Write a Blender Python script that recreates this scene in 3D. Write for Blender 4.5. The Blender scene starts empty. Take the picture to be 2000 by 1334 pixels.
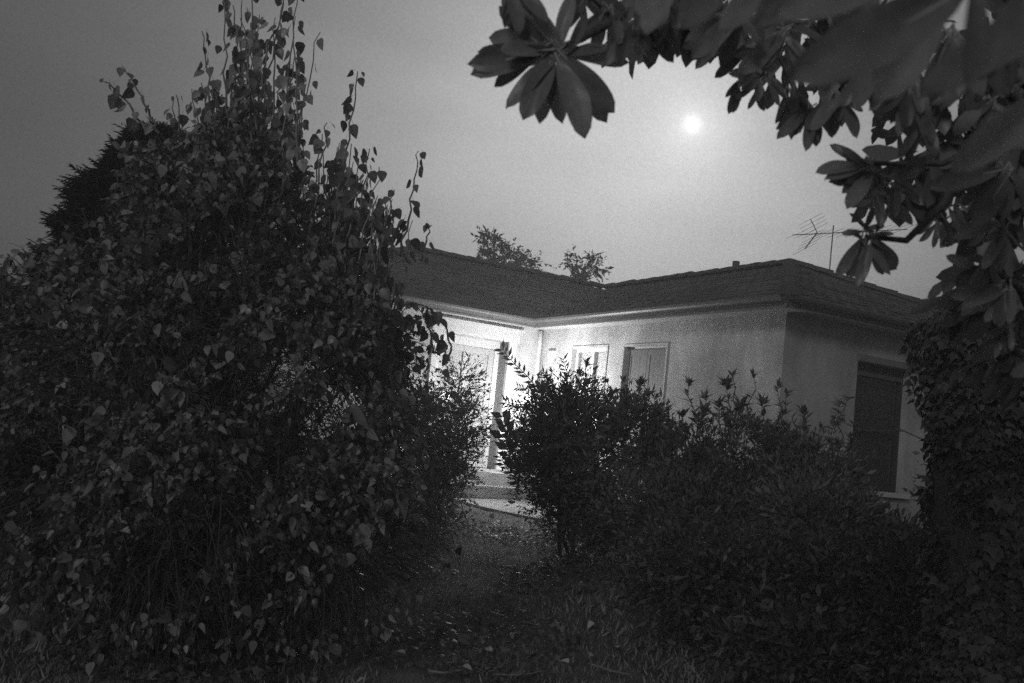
import bpy, math, random
import numpy as np
from mathutils import Vector, Matrix

random.seed(7)
rng = np.random.default_rng(7)
R = math.radians
scene = bpy.context.scene
col = scene.collection

# ------------------------------------------------------------------ camera
EYE = Vector((0.0, 0.0, 1.6))
FPX = 1948.0                                   # focal length in pixels of a 2000 px wide frame
FWD = Vector((0.0, 0.99520788, 0.09778175))
RGT = Vector((0.99422333, -0.01049503, 0.10681681))
UPV = Vector((-0.10733115, -0.0972169, 0.98945889))
cam_d = bpy.data.cameras.new('camera')
cam = bpy.data.objects.new('camera', cam_d)
col.objects.link(cam)
cam.matrix_world = Matrix(((RGT.x, UPV.x, -FWD.x, EYE.x), (RGT.y, UPV.y, -FWD.y, EYE.y),
                           (RGT.z, UPV.z, -FWD.z, EYE.z), (0, 0, 0, 1)))
cam_d.sensor_width = 36.0
cam_d.lens = 36.0 * FPX / 2000.0
cam_d.clip_start, cam_d.clip_end = 0.05, 3000.0
cam_d.dof.use_dof = True
cam_d.dof.focus_distance = 9.5
cam_d.dof.aperture_fstop = 4.8
scene.camera = cam

# ------------------------------------------------------------------ sky, moon light, exposure
MOON = Vector((0.15039, 0.93544, 0.31989)).normalized()
MOON_EL, MOON_AZ = math.asin(MOON.z), math.atan2(MOON.x, MOON.y)
world = bpy.data.worlds.new('World')
scene.world = world
world.use_nodes = True
wt = world.node_tree
wt.nodes.clear()


def wn(kind, **kw):
    n = wt.nodes.new(kind)
    for k, v in kw.items():
        setattr(n, k, v)
    return n


def wmath(op, a, b=None):
    n = wn('ShaderNodeMath', operation=op)
    for i, v in enumerate((a, b)):
        if v is None:
            continue
        if isinstance(v, (int, float)):
            n.inputs[i].default_value = v
        else:
            wt.links.new(v, n.inputs[i])
    return n.outputs[0]


w_out = wn('ShaderNodeOutputWorld')
w_bg = wn('ShaderNodeBackground')
w_sky = wn('ShaderNodeTexSky', sky_type='NISHITA', sun_disc=False, sun_elevation=MOON_EL, sun_rotation=MOON_AZ,
           dust_density=3.0, air_density=1.0, altitude=50.0)
w_bw = wn('ShaderNodeRGBToBW')
wt.links.new(w_sky.outputs[0], w_bw.inputs[0])
w_tc = wn('ShaderNodeTexCoord')


def angle_to(direction):
    n = wn('ShaderNodeVectorMath', operation='DOT_PRODUCT')
    n.inputs[1].default_value = direction
    wt.links.new(w_tc.outputs['Generated'], n.inputs[0])
    a = wmath('ARCCOSINE', wmath('MINIMUM', n.outputs['Value'], 0.999999))
    return wmath('MULTIPLY', a, 180 / math.pi)


th = angle_to(MOON)
GLOW = Vector((0.05, 0.95, 0.25)).normalized()
tb = angle_to(GLOW)
broad = wmath('MULTIPLY', wmath('EXPONENT', wmath('MULTIPLY', wmath('POWER', wmath('DIVIDE', tb, 17.0), 2.0), -1.0)), 0.31)
halo = wmath('MULTIPLY', wmath('EXPONENT', wmath('DIVIDE', th, -2.0)), 0.38)
core = wmath('MULTIPLY', wmath('EXPONENT', wmath('MULTIPLY', wmath('POWER', wmath('DIVIDE', th, 0.45), 2.0), -1.0)), 0.40)
# thin uneven night cloud
w_no = wn('ShaderNodeTexNoise')
w_no.inputs['Scale'].default_value = 5.0
w_no.inputs['Detail'].default_value = 3.0
w_mp = wn('ShaderNodeMapping')
w_mp.inputs['Scale'].default_value = (1.0, 1.0, 2.6)
wt.links.new(w_tc.outputs['Generated'], w_mp.inputs[0])
wt.links.new(w_mp.outputs[0], w_no.inputs['Vector'])
w_fi = wn('ShaderNodeTexNoise')
w_fi.inputs['Scale'].default_value = 420.0
w_fi.inputs['Detail'].default_value = 2.0
wt.links.new(w_tc.outputs['Generated'], w_fi.inputs['Vector'])
cloud = wmath('ADD', wmath('ADD', wmath('MULTIPLY', w_no.outputs['Fac'], 0.36), 0.82),
              wmath('MULTIPLY', wmath('SUBTRACT', w_fi.outputs['Fac'], 0.5), 0.30))
base = wmath('ADD', wmath('MULTIPLY', w_bw.outputs[0], 0.0040), 0.050)
tot = wmath('ADD', wmath('MULTIPLY', wmath('ADD', wmath('ADD', broad, halo), base), cloud), core)
wt.links.new(tot, w_bg.inputs['Color'])
w_bg.inputs['Strength'].default_value = 1.0
wt.links.new(w_bg.outputs[0], w_out.inputs[0])

# the one distant lamp: low light from the street behind the photographer falls on leaves and walls
KEY = Vector((-0.38, -0.84, 0.38)).normalized()
sun_d = bpy.data.lights.new('street_side_light', 'SUN')
sun_d.energy = 0.42
sun_d.angle = R(14.0)
sun_d.color = (1, 1, 1)
sun = bpy.data.objects.new('street_side_light', sun_d)
col.objects.link(sun)
sun.rotation_euler = (-KEY).to_track_quat('-Z', 'Y').to_euler()

scene.view_settings.view_transform = 'Standard'
scene.view_settings.look = 'None'
scene.view_settings.exposure = 0.42
scene.view_settings.gamma = 1.0
scene.view_settings.use_curve_mapping = False
cy = scene.cycles
cy.use_denoising = False
cy.max_bounces = 4
cy.diffuse_bounces = 2
cy.glossy_bounces = 1
cy.transmission_bounces = 2
cy.transparent_max_bounces = 6
cy.volume_bounces = 0
cy.sample_clamp_indirect = 2.0
cy.sample_clamp_direct = 12.0


# ------------------------------------------------------------------ helpers
def ray(px, py):
    return (FWD + RGT * ((px - 1000) / FPX) - UPV * ((py - 667) / FPX))


def at(px, py, depth):
    """point of the place seen at a pixel of the photograph, at a forward distance in metres"""
    d = ray(px, py)
    return EYE + d * (depth / d.y)


def ground_z(x, y):
    z = 0.70 - (14.5 - y) * 0.07
    z = np.clip(z, 0.0, 0.70)
    return z + 0.02 * np.sin(x * 1.7 + 0.6) * np.cos(y * 1.3)


def tag(o, label, cat, group=None):
    o['label'] = label
    o['category'] = cat
    if group:
        o['group'] = group
    return o


def empty(name, loc=(0, 0, 0), rz=0.0):
    o = bpy.data.objects.new(name, None)
    o.empty_display_size = 0.2
    col.objects.link(o)
    o.location = loc
    o.rotation_euler = (0, 0, rz)
    return o


def link(name, me, parent=None):
    o = bpy.data.objects.new(name, me)
    col.objects.link(o)
    if parent is not None:
        o.parent = parent
        if parent.get('world_parts'):
            o.matrix_parent_inverse = Matrix.Translation(-Vector(parent.location))
    return o


def wempty(name, loc):
    """thing whose parts are given in world coordinates"""
    o = empty(name, loc)
    o['world_parts'] = 1
    return o


class MB:
    def __init__(self):
        self.v, self.f = [], []

    def add(self, vs, fs):
        b = len(self.v)
        self.v += [tuple(v) for v in vs]
        self.f += [tuple(i + b for i in f) for f in fs]
        return self

    def box(self, x0, x1, y0, y1, z0, z1):
        vs = [(x, y, z) for z in (z0, z1) for y in (y0, y1) for x in (x0, x1)]
        return self.add(vs, [(0, 2, 3, 1), (4, 5, 7, 6), (0, 1, 5, 4), (2, 6, 7, 3), (0, 4, 6, 2), (1, 3, 7, 5)])

    def tube(self, pts, radii, n=6, cap=True):
        pts = [Vector(p) for p in pts]
        if isinstance(radii, (int, float)):
            radii = [radii] * len(pts)
        rings = []
        ref = Vector((0.31, 0.17, 0.93))
        for i, p in enumerate(pts):
            d = (pts[min(i + 1, len(pts) - 1)] - pts[max(i - 1, 0)])
            d = d.normalized() if d.length > 1e-9 else Vector((0, 0, 1))
            a = d.cross(ref)
            if a.length < 0.05:
                a = d.cross(Vector((1, 0, 0)))
            a.normalize()
            b = d.cross(a)
            rings.append([p + (a * math.cos(2 * math.pi * k / n) + b * math.sin(2 * math.pi * k / n)) * radii[i] for k in range(n)])
        vs = [v for r_ in rings for v in r_]
        fs = []
        for i in range(len(pts) - 1):
            for k in range(n):
                k2 = (k + 1) % n
                fs.append((i * n + k, i * n + k2, (i + 1) * n + k2, (i + 1) * n + k))
        if cap:
            fs.append(tuple(range(n))[::-1])
            fs.append(tuple((len(pts) - 1) * n + k for k in range(n)))
        return self.add(vs, fs)

    def mesh(self, name, mat, smooth=False):
        me = bpy.data.meshes.new(name)
        me.from_pydata(self.v, [], self.f)
        me.materials.append(mat)
        if smooth:
            me.polygons.foreach_set('use_smooth', [True] * len(me.polygons))
        me.update()
        return me

    def build(self, name, mat, parent=None, smooth=False):
        return link(name, self.mesh(name, mat, smooth), parent)


def np_mesh(name, V, faces, mat, smooth=False):
    """V: (n,k,3) copies of one leaf; faces: index tuples of one copy"""
    n, k = V.shape[:2]
    me = bpy.data.meshes.new(name)
    me.vertices.add(n * k)
    me.vertices.foreach_set('co', V.reshape(-1).astype(np.float32))
    tot = np.array([len(f) for f in faces])
    flat = np.concatenate([np.array(f) for f in faces])
    loops = (flat[None, :] + (np.arange(n) * k)[:, None]).reshape(-1)
    totals = np.tile(tot, n)
    starts = np.concatenate([[0], np.cumsum(totals)[:-1]])
    me.loops.add(len(loops))
    me.polygons.add(len(totals))
    me.loops.foreach_set('vertex_index', loops.astype(np.int32))
    me.polygons.foreach_set('loop_start', starts.astype(np.int32))
    me.polygons.foreach_set('loop_total', totals.astype(np.int32))
    if smooth:
        me.polygons.foreach_set('use_smooth', np.ones(len(totals), dtype=bool))
    me.materials.append(mat)
    me.update(calc_edges=True)
    return me


def unit(a):
    return a / np.maximum(np.linalg.norm(a, axis=-1, keepdims=True), 1e-9)


def place(template, P, D, N, S, W=None):
    """copies of template (k,3), y along D, z near N"""
    D = unit(D)
    X = unit(np.cross(D, N))
    Z = np.cross(X, D)
    M = np.stack([X, D, Z], axis=2)
    if W is None:
        W = np.ones(len(P))
    T = template[None] * np.stack([W, np.ones(len(P)), np.ones(len(P))], 1)[:, None, :]
    return np.einsum('nij,nkj->nki', M, T) * S[:, None, None] + P[:, None, :]


# ------------------------------------------------------------------ materials (black and white place)
def mat_new(name):
    m = bpy.data.materials.new(name)
    m.use_nodes = True
    nt = m.node_tree
    nt.nodes.clear()
    return m, nt


def grey(v):
    return (v, v, v, 1)


def surf(name, v, var=0.15, scale=6.0, rough=0.85, bump=0.0, bscale=40.0, spec=0.3, stain=0.0, stretch=(1, 1, 1)):
    m, nt = mat_new(name)
    L = nt.links.new
    out = nt.nodes.new('ShaderNodeOutputMaterial')
    p = nt.nodes.new('ShaderNodeBsdfPrincipled')
    tc = nt.nodes.new('ShaderNodeTexCoord')
    mp = nt.nodes.new('ShaderNodeMapping')
    mp.inputs['Scale'].default_value = stretch
    L(tc.outputs['Object'], mp.inputs[0])
    no = nt.nodes.new('ShaderNodeTexNoise')
    no.inputs['Scale'].default_value = scale
    no.inputs['Detail'].default_value = 6
    no.inputs['Roughness'].default_value = 0.65
    L(mp.outputs[0], no.inputs['Vector'])
    cr = nt.nodes.new('ShaderNodeValToRGB')
    cr.color_ramp.elements[0].position = 0.3
    cr.color_ramp.elements[1].position = 0.7
    cr.color_ramp.elements[0].color = grey(v * (1 - var))
    cr.color_ramp.elements[1].color = grey(v * (1 + var))
    L(no.outputs['Fac'], cr.inputs[0])
    colour = cr.outputs[0]
    if stain:
        n2 = nt.nodes.new('ShaderNodeTexNoise')
        n2.inputs['Scale'].default_value = 1.1
        n2.inputs['Detail'].default_value = 5
        L(tc.outputs['Object'], n2.inputs['Vector'])
        c2 = nt.nodes.new('ShaderNodeValToRGB')
        c2.color_ramp.elements[0].position = 0.42
        c2.color_ramp.elements[1].position = 0.62
        c2.color_ramp.elements[0].color = grey(1 - stain)
        c2.color_ramp.elements[1].color = grey(1)
        L(n2.outputs['Fac'], c2.inputs[0])
        mx = nt.nodes.new('ShaderNodeMix')
        mx.data_type = 'RGBA'
        mx.blend_type = 'MULTIPLY'
        mx.inputs['Factor'].default_value = 1
        L(colour, mx.inputs['A'])
        L(c2.outputs[0], mx.inputs['B'])
        colour = mx.outputs['Result']
    L(colour, p.inputs['Base Color'])
    p.inputs['Roughness'].default_value = rough
    p.inputs['Specular IOR Level'].default_value = spec
    if bump:
        nb = nt.nodes.new('ShaderNodeTexNoise')
        nb.inputs['Scale'].default_value = bscale
        nb.inputs['Detail'].default_value = 4
        L(mp.outputs[0], nb.inputs['Vector'])
        bp = nt.nodes.new('ShaderNodeBump')
        bp.inputs['Strength'].default_value = bump
        bp.inputs['Distance'].default_value = 0.02
        L(nb.outputs['Fac'], bp.inputs['Height'])
        L(bp.outputs[0], p.inputs['Normal'])
    L(p.outputs[0], out.inputs['Surface'])
    return m


def leafmat(name, v, spread=0.5, trans=0.35, rough=0.42, spec=0.5, obj=False, tint=1.0):
    """leaf: each leaf its own shade; light passes through"""
    m, nt = mat_new(name)
    L = nt.links.new
    out = nt.nodes.new('ShaderNodeOutputMaterial')
    p = nt.nodes.new('ShaderNodeBsdfPrincipled')
    t = nt.nodes.new('ShaderNodeBsdfTranslucent')
    mx = nt.nodes.new('ShaderNodeMixShader')
    if obj:
        src = nt.nodes.new('ShaderNodeObjectInfo').outputs['Random']
    else:
        src = nt.nodes.new('ShaderNodeNewGeometry').outputs['Random Per Island']
    cr = nt.nodes.new('ShaderNodeValToRGB')
    cr.color_ramp.elements[0].color = grey(v * (1 - spread))
    cr.color_ramp.elements[1].color = grey(v * (1 + spread))
    L(src, cr.inputs[0])
    tc = nt.nodes.new('ShaderNodeTexCoord')
    no = nt.nodes.new('ShaderNodeTexNoise')
    no.inputs['Scale'].default_value = 9.0 if obj else 14.0
    no.inputs['Detail'].default_value = 4
    L(tc.outputs['Object'], no.inputs['Vector'])
    mr = nt.nodes.new('ShaderNodeMapRange')
    mr.inputs['To Min'].default_value = 0.72
    mr.inputs['To Max'].default_value = 1.28
    L(no.outputs['Fac'], mr.inputs['Value'])
    mu = nt.nodes.new('ShaderNodeMix')
    mu.data_type = 'RGBA'
    mu.blend_type = 'MULTIPLY'
    mu.inputs['Factor'].default_value = 1
    L(cr.outputs[0], mu.inputs['A'])
    L(mr.outputs[0], mu.inputs['B'])
    L(mu.outputs['Result'], p.inputs['Base Color'])
    L(mu.outputs['Result'], t.inputs['Color'])
    p.inputs['Roughness'].default_value = rough
    p.inputs['Specular IOR Level'].default_value = spec
    mx.inputs[0].default_value = trans
    L(p.outputs[0], mx.inputs[1])
    L(t.outputs[0], mx.inputs[2])
    L(mx.outputs[0], out.inputs['Surface'])
    return m


def emit(name, s):
    m, nt = mat_new(name)
    out = nt.nodes.new('ShaderNodeOutputMaterial')
    e = nt.nodes.new('ShaderNodeEmission')
    e.inputs['Color'].default_value = (1, 1, 1, 1)
    e.inputs['Strength'].default_value = s
    nt.links.new(e.outputs[0], out.inputs['Surface'])
    return m


M = dict(
    stucco=surf('white_stucco', 0.62, 0.14, 3.0, 0.95, 0.6, 60.0, 0.15, stain=0.30, stretch=(2.2, 2.2, 0.7)),
    jamb_shade=surf('shaded_jamb', 0.13, 0.15, 8.0, 0.6, 0.1, 50.0, 0.4),  # dark tone stands for the shade on the right door reveal
    trim=surf('painted_trim', 0.60, 0.07, 9.0, 0.6, 0.1, 60.0, 0.4),
    fascia=surf('weathered_fascia', 0.22, 0.2, 7.0, 0.75, 0.2, 40.0, 0.3),
    soffit=surf('soffit_paint', 0.45, 0.1, 6.0, 0.8),
    tile=surf('roof_tile', 0.135, 0.35, 5.0, 0.9, 0.5, 30.0, 0.2, stain=0.35),
    door=surf('door_paint', 0.42, 0.1, 8.0, 0.5, 0.1, 50.0, 0.4),
    darkwood=surf('dark_shutter', 0.05, 0.2, 9.0, 0.6, 0.1, 50.0, 0.4),
    shutter=surf('grey_shutter', 0.17, 0.1, 9.0, 0.6, 0.1, 50.0, 0.4),
    curtain=surf('curtain_cloth', 0.75, 0.12, 16.0, 0.9, 0.3, 30.0, 0.1, stretch=(6, 6, 0.4)),
    concrete=surf('concrete', 0.42, 0.2, 12.0, 0.9, 0.5, 60.0, 0.2, stain=0.3),
    soil=surf('soil_and_moss', 0.14, 0.5, 4.0, 0.95, 0.8, 20.0, 0.15, stain=0.3),
    metal=surf('dull_metal', 0.10, 0.2, 9.0, 0.5, 0.1, 50.0, 0.5),
    bark=surf('bark', 0.10, 0.35, 14.0, 0.9, 0.7, 30.0, 0.2, stretch=(3, 3, 0.6)),
    palebark=surf('pale_twig_bark', 0.26, 0.35, 14.0, 0.7, 0.5, 40.0, 0.4),
    petiole=surf('pale_petiole_glint', 0.38, 0.2, 14.0, 0.5, 0.0, 40.0, 0.5),
    litter=surf('dry_leaf', 0.48, 0.35, 30.0, 0.7, 0.2, 60.0, 0.3),
    broadleaf=leafmat('broad_hanging_leaf', 0.25, 0.8, 0.36, 0.36, 0.5),
    broadleaf_one=leafmat('broad_shoot_leaf', 0.20, 0.45, 0.38, 0.45, 0.45, obj=True),
    conifer=leafmat('conifer_spray', 0.035, 0.4, 0.1, 0.7, 0.2),
    smallleaf=leafmat('small_leaf', 0.17, 0.5, 0.3, 0.5, 0.35),
    domeleaf=leafmat('dome_bush_leaf', 0.20, 0.5, 0.2, 0.6, 0.3),
    rosette=leafmat('rosette_leaf', 0.15, 0.4, 0.25, 0.5, 0.4),
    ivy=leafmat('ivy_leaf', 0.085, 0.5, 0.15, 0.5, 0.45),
    magnolia=leafmat('leathery_leaf', 0.27, 0.4, 0.45, 0.36, 0.5, obj=True),
    leathery=leafmat('leathery_leaf_mass', 0.23, 0.4, 0.4, 0.36, 0.5),
    grass=leafmat('grass_blade', 0.30, 0.55, 0.3, 0.6, 0.3),
    far=leafmat('far_tree_leaf', 0.05, 0.4, 0.25, 0.7, 0.2),
)


def glassmat(name, v, rough=0.06):
    m, nt = mat_new(name)
    out = nt.nodes.new('ShaderNodeOutputMaterial')
    g = nt.nodes.new('ShaderNodeBsdfGlossy')
    g.inputs['Roughness'].default_value = rough
    t = nt.nodes.new('ShaderNodeBsdfTransparent')
    t.inputs['Color'].default_value = grey(v)
    lw = nt.nodes.new('ShaderNodeLayerWeight')
    pw = nt.nodes.new('ShaderNodeMath')
    pw.operation = 'POWER'
    pw.inputs[1].default_value = 4.0
    nt.links.new(lw.outputs['Facing'], pw.inputs[0])
    fr = nt.nodes.new('ShaderNodeMath')
    fr.operation = 'MULTIPLY_ADD'
    fr.inputs[1].default_value = 0.9
    fr.inputs[2].default_value = 0.05
    nt.links.new(pw.outputs[0], fr.inputs[0])
    mx = nt.nodes.new('ShaderNodeMixShader')
    nt.links.new(fr.outputs[0], mx.inputs[0])
    nt.links.new(t.outputs[0], mx.inputs[1])
    nt.links.new(g.outputs[0], mx.inputs[2])
    nt.links.new(mx.outputs[0], out.inputs['Surface'])
    return m


M['glass'] = glassmat('window_glass', 0.9)
_g, _nt = mat_new('frosted_globe')
_o = _nt.nodes.new('ShaderNodeOutputMaterial')
_e = _nt.nodes.new('ShaderNodeEmission')
_e.inputs['Color'].default_value = (1, 1, 1, 1)
_e.inputs['Strength'].default_value = 8.0
_t = _nt.nodes.new('ShaderNodeBsdfTransparent')
_m = _nt.nodes.new('ShaderNodeMixShader')
_m.inputs[0].default_value = 0.25
_nt.links.new(_t.outputs[0], _m.inputs[1])
_nt.links.new(_e.outputs[0], _m.inputs[2])
_nt.links.new(_m.outputs[0], _o.inputs['Surface'])
M['globe'] = _g

# ------------------------------------------------------------------ ground
xs = np.concatenate([np.linspace(-110, -8, 14), np.linspace(-7, 9, 70), np.linspace(10, 110, 14)])
ys = np.concatenate([np.linspace(-40, 2, 10), np.linspace(2.5, 18, 70), np.linspace(20, 160, 16)])
gx, gy = np.meshgrid(xs, ys)
gz = ground_z(gx, gy) + rng.normal(0, 0.006, gx.shape)
nx, ny = len(xs), len(ys)
gf = [(j * nx + i, j * nx + i + 1, (j + 1) * nx + i + 1, (j + 1) * nx + i) for j in range(ny - 1) for i in range(nx - 1)]
gmb = MB().add(np.stack([gx, gy, gz], -1).reshape(-1, 3), gf)
ground = gmb.build('ground', M['soil'], smooth=True)
ground['kind'] = 'structure'

# ------------------------------------------------------------------ house (local: x along the door wall, y into the house)
PSI = 0.5178
HX, HY = 0.4744, 16.0359
GZ = 0.66
house = empty('bungalow', (HX, HY, 0), PSI)
tag(house, 'white stucco bungalow with low tiled hip roof and lit doorway', 'house')
CD = Vector((math.cos(PSI), math.sin(PSI), 0))
BD = Vector((-math.sin(PSI), math.cos(PSI), 0))


def hw(c, b, z):
    return Vector((HX, HY, 0)) + CD * c + BD * b + Vector((0, 0, z))


LW, OV = 5.34, 0.36           # wing length, eave overhang
EZ, RISE = 3.44, 1.56         # eave edge, ridge above it
CR, BR = 3.46, 3.39           # ridge of the wing, ridge of the main block
WT = 3.40                     # wall top
TH = 0.30


def wall_along(axis, p0, p1, q0, q1, z0, z1, openings):
    """a wall with openings (s0,s1,z0,z1); axis 'x': runs p0..p1 in x, thick q0..q1 in y"""
    mb = MB()
    cuts = sorted({p0, p1, *[o[0] for o in openings], *[o[1] for o in openings]})
    for a, b in zip(cuts[:-1], cuts[1:]):
        mid = (a + b) / 2
        op = [o for o in openings if o[0] < mid < o[1]]
        spans = [(z0, z1)] if not op else [(z0, op[0][2]), (op[0][3], z1)]
        for s0, s1 in spans:
            if s1 - s0 < 1e-4:
                continue
            if axis == 'x':
                mb.box(a, b, q0, q1, s0, s1)
            else:
                mb.box(q0, q1, a, b, s0, s1)
    return mb


DO = (-1.80, -0.60, 1.12, 3.13)                  # doorway
W1 = (-1.85, -0.95, 1.95, 3.09)
W2 = (-3.22, -2.28, 1.75, 3.08)
W3 = (1.24, 2.20, 1.46, 3.00)
W4 = (4.3, 5.3, 1.46, 3.00)
wall_along('x', -4.27, 0.0, 0.0, 0.42, 0.3, WT, [DO]).build('wall', M['stucco'], house)
wall_along('y', -LW + TH, 0.0, 0.0, TH, 0.3, WT, [W1, W2]).build('wall', M['stucco'], house)
wall_along('x', 0.0, 6.74, -LW, -LW + TH, 0.3, WT, [W3, W4]).build('wall', M['stucco'], house)
wall_along('y', -LW + TH, 6.78, 6.44, 6.74, 0.3, WT, []).build('wall', M['stucco'], house)
wall_along('x', -4.27, 6.44, 6.48, 6.78, 0.3, WT, []).build('wall', M['stucco'], house)
wall_along('y', 0.42, 6.48, -4.27, -3.97, 0.3, WT, []).build('wall', M['stucco'], house)
# soffit sheet under the eaves
sf = MB()
sf.box(-4.27 - OV, 6.74 + OV, -OV, 6.78 + OV, WT, WT + 0.02)
sf.box(-OV, 6.74 + OV, -LW - OV, -OV, WT, WT + 0.02)
sf.build('soffit', M['soffit'], house)

# roof slopes: eave corner a, eave corner b, top over b, top over a (local x,y)
ZR = EZ + RISE - 0.08
lo, hi = EZ + 0.05, ZR
x0e, x1e, y0e, y1e, yf = -4.27 - OV, 6.74 + OV, -OV, 6.78 + OV, -LW - OV
AP_W = (CR, yf + (CR + OV))
AM = x0e + (BR + OV)
slopes = [
    ((x0e, y0e), (-OV, y0e), (CR, BR), (AM, BR)),
    ((-OV, y0e), (-OV, yf), AP_W, (CR, BR)),
    ((-OV, yf), (x1e, yf), AP_W, AP_W),
    ((x1e, yf), (x1e, y1e), (CR, BR), AP_W),
    ((x1e, y1e), (x0e, y1e), (AM, BR), (CR, BR)),
    ((x0e, y1e), (x0e, y0e), (AM, BR), (AM, BR)),
]
for a, b, tb_, ta in slopes:
    A, B = Vector((*a, lo)), Vector((*b, lo))
    TB, TA = Vector((*tb_, hi)), Vector((*ta, hi))
    nrm = (B - A).cross((TB + TA) / 2 - A).normalized()
    if nrm.z < 0:
        nrm = -nrm
    ncourse = 13
    mb = MB()
    # boarding under the tiles
    if (TB - TA).length > 1e-3:
        mb.add([A, B, TB, TA], [(0, 1, 2, 3)])
    else:
        mb.add([A, B, TB], [(0, 1, 2)])
    for k in range(ncourse):
        t0, t1 = k / ncourse, (k + 1.12) / ncourse
        t1 = min(t1, 1.0)
        l0, r0 = A.lerp(TA, t0), B.lerp(TB, t0)
        l1, r1 = A.lerp(TA, t1), B.lerp(TB, t1)
        ev = (B - A).normalized()
        span0 = (r0 - l0).length
        nt_ = max(1, int(round(span0 / 0.24)))
        for j in range(nt_):
            u0, u1 = j / nt_, (j + 1) / nt_
            h = 0.026 + random.uniform(-0.007, 0.009)
            g = 0.012
            p00 = l0.lerp(r0, u0) + ev * g * 0.5
            p10 = l0.lerp(r0, u1) - ev * g * 0.5
            p01 = l1.lerp(r1, u0)
            p11 = l1.lerp(r1, u1)
            pm0, pm1 = (p00 + p10) / 2, (p01 + p11) / 2
            up, lw = nrm * h, nrm * 0.012
            cam_ = nrm * 0.012
            mb.add([p00 + up, pm0 + up + cam_, p10 + up, p11 + lw, pm1 + lw + cam_, p01 + lw, p00, p10],
                   [(0, 1, 4, 5), (1, 2, 3, 4), (6, 7, 2, 1, 0)])
    o = mb.build('roof_slope', M['tile'], house)
    o['kind'] = 'stuff'

# ridge and hip tiles, one by one
rt = MB()
n = 7
prof = [(0.115 * math.cos(math.pi * k / (n - 1)), 0.085 * math.sin(math.pi * k / (n - 1))) for k in range(n)]
vs = [(x * s_, y, z * s_ + 0.0) for y, s_ in ((0.0, 1.12), (0.36, 0.94)) for x, z in prof]
fs = [(k, k + 1, n + k + 1, n + k) for k in range(n - 1)] + [tuple(range(n))[::-1], tuple(range(n, 2 * n))]
rt.add(vs, fs)
rt_me = rt.mesh('ridge_tile', M['tile'], False)


def ridge_run(a, b):
    a, b = Vector(a), Vector(b)
    d = b - a
    cnt = max(1, int(d.length / 0.34))
    q = d.to_track_quat('Y', 'Z')
    for k in range(cnt):
        o = link('ridge_tile', rt_me, house)
        o.location = a + d * (k / cnt) + Vector((0, 0, 0.035 + random.uniform(-0.01, 0.012)))
        o.rotation_euler = (q.to_matrix() @ Matrix.Rotation(random.uniform(-0.05, 0.05), 3, 'Z')).to_euler()


ridge_run((x0e, y0e, lo), (AM, BR, hi))
ridge_run((AM, BR, hi), (CR, BR, hi))
ridge_run((-OV, yf, lo), (*AP_W, hi))
ridge_run((x1e, yf, lo), (*AP_W, hi))
ridge_run((*AP_W, hi), (CR, BR, hi))

# fascia boards and gutters
eaves = [((x0e, y0e), (-OV, y0e)), ((-OV, y0e), (-OV, yf)), ((-OV, yf), (x1e, yf)), ((x1e, yf), (x1e, y1e)), ((x0e, y1e), (x0e, y0e))]
for a, b in eaves:
    a, b = Vector((*a, 0)), Vector((*b, 0))
    d = (b - a).normalized()
    nn = Vector((d.y, -d.x, 0))
    mb = MB()
    z0, z1 = WT - 0.02, EZ + 0.045
    e0, e1 = a - nn * 0.03, b - nn * 0.03
    vs = [e0, e1, b, a]
    mb.add([v + Vector((0, 0, z0)) for v in vs] + [v + Vector((0, 0, z1)) for v in vs],
           [(0, 3, 2, 1), (4, 5, 6, 7), (0, 1, 5, 4), (1, 2, 6, 5), (2, 3, 7, 6), (3, 0, 4, 7)])
    mb.build('fascia', M['fascia'], house)
    gm = MB()
    k_ = 6
    ring = [(math.cos(math.pi + math.pi * i / k_) * 0.055 + 0.058, math.sin(math.pi + math.pi * i / k_) * 0.055) for i in range(k_ + 1)]
    ring += [(x_ * 0.86 + 0.008, z_ * 0.82) for x_, z_ in ring[::-1]]
    m_ = len(ring)
    ext = 0.058
    vs = []
    for e, s_ in ((a, -1), (b, 1)):
        for x_, z_ in ring:
            vs.append(e + nn * (x_ + 0.004) + Vector((0, 0, EZ + 0.06 + z_)) + d * 0)
    gm.add(vs, [(i, (i + 1) % m_, m_ + (i + 1) % m_, m_ + i) for i in range(m_)])
    gm.build('gutter', M['metal'], house)
dp = MB().tube([(-0.10, -0.10, WT - 0.02), (-0.07, -0.07, 3.2), (-0.07, -0.07, 0.7)], 0.04, 8)
dp.build('downpipe', M['stucco'], house, True)
MB().tube([(CR + 0.02, -0.55, hi - 0.1), (CR + 0.02, -0.55, hi + 0.21)], 0.065, 10).build('vent_pipe', M['tile'], house)
MB().box(-0.045, -0.002, -0.48, -0.30, 2.96, 3.06).build('meter_box', M['trim'], house)

# doorway: casing, door, panes
cs = MB()
cs.box(-0.60, -0.47, -0.035, 0.0, 1.12, 3.13)
cs.box(-1.93, -1.80, -0.035, 0.0, 1.12, 3.13)
cs.box(-1.97, -0.43, -0.05, 0.0, 3.13, 3.30)
cs.box(-2.02, -0.38, -0.075, 0.0, 3.30, 3.345)
cs.build('door_casing', M['trim'], house)
MB().box(-0.618, -0.5995, 0.004, 0.238, 1.125, 3.128).build('door_reveal_shade', M['jamb_shade'], house)  # thin board over the right reveal, its shade put into the colour
dr = MB()
yb0, yb1 = 0.24, 0.30
dr.box(-1.80, -1.70, yb0, yb1, 1.12, 3.13)
dr.box(-0.70, -0.60, yb0, yb1, 1.12, 3.13)
dr.box(-1.70, -0.70, yb0, yb1, 3.00, 3.13)
dr.box(-1.70, -0.70, yb0, yb1, 1.12, 1.20)
door = dr.build('door_frame', M['trim'], house)
leafs = MB()
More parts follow.
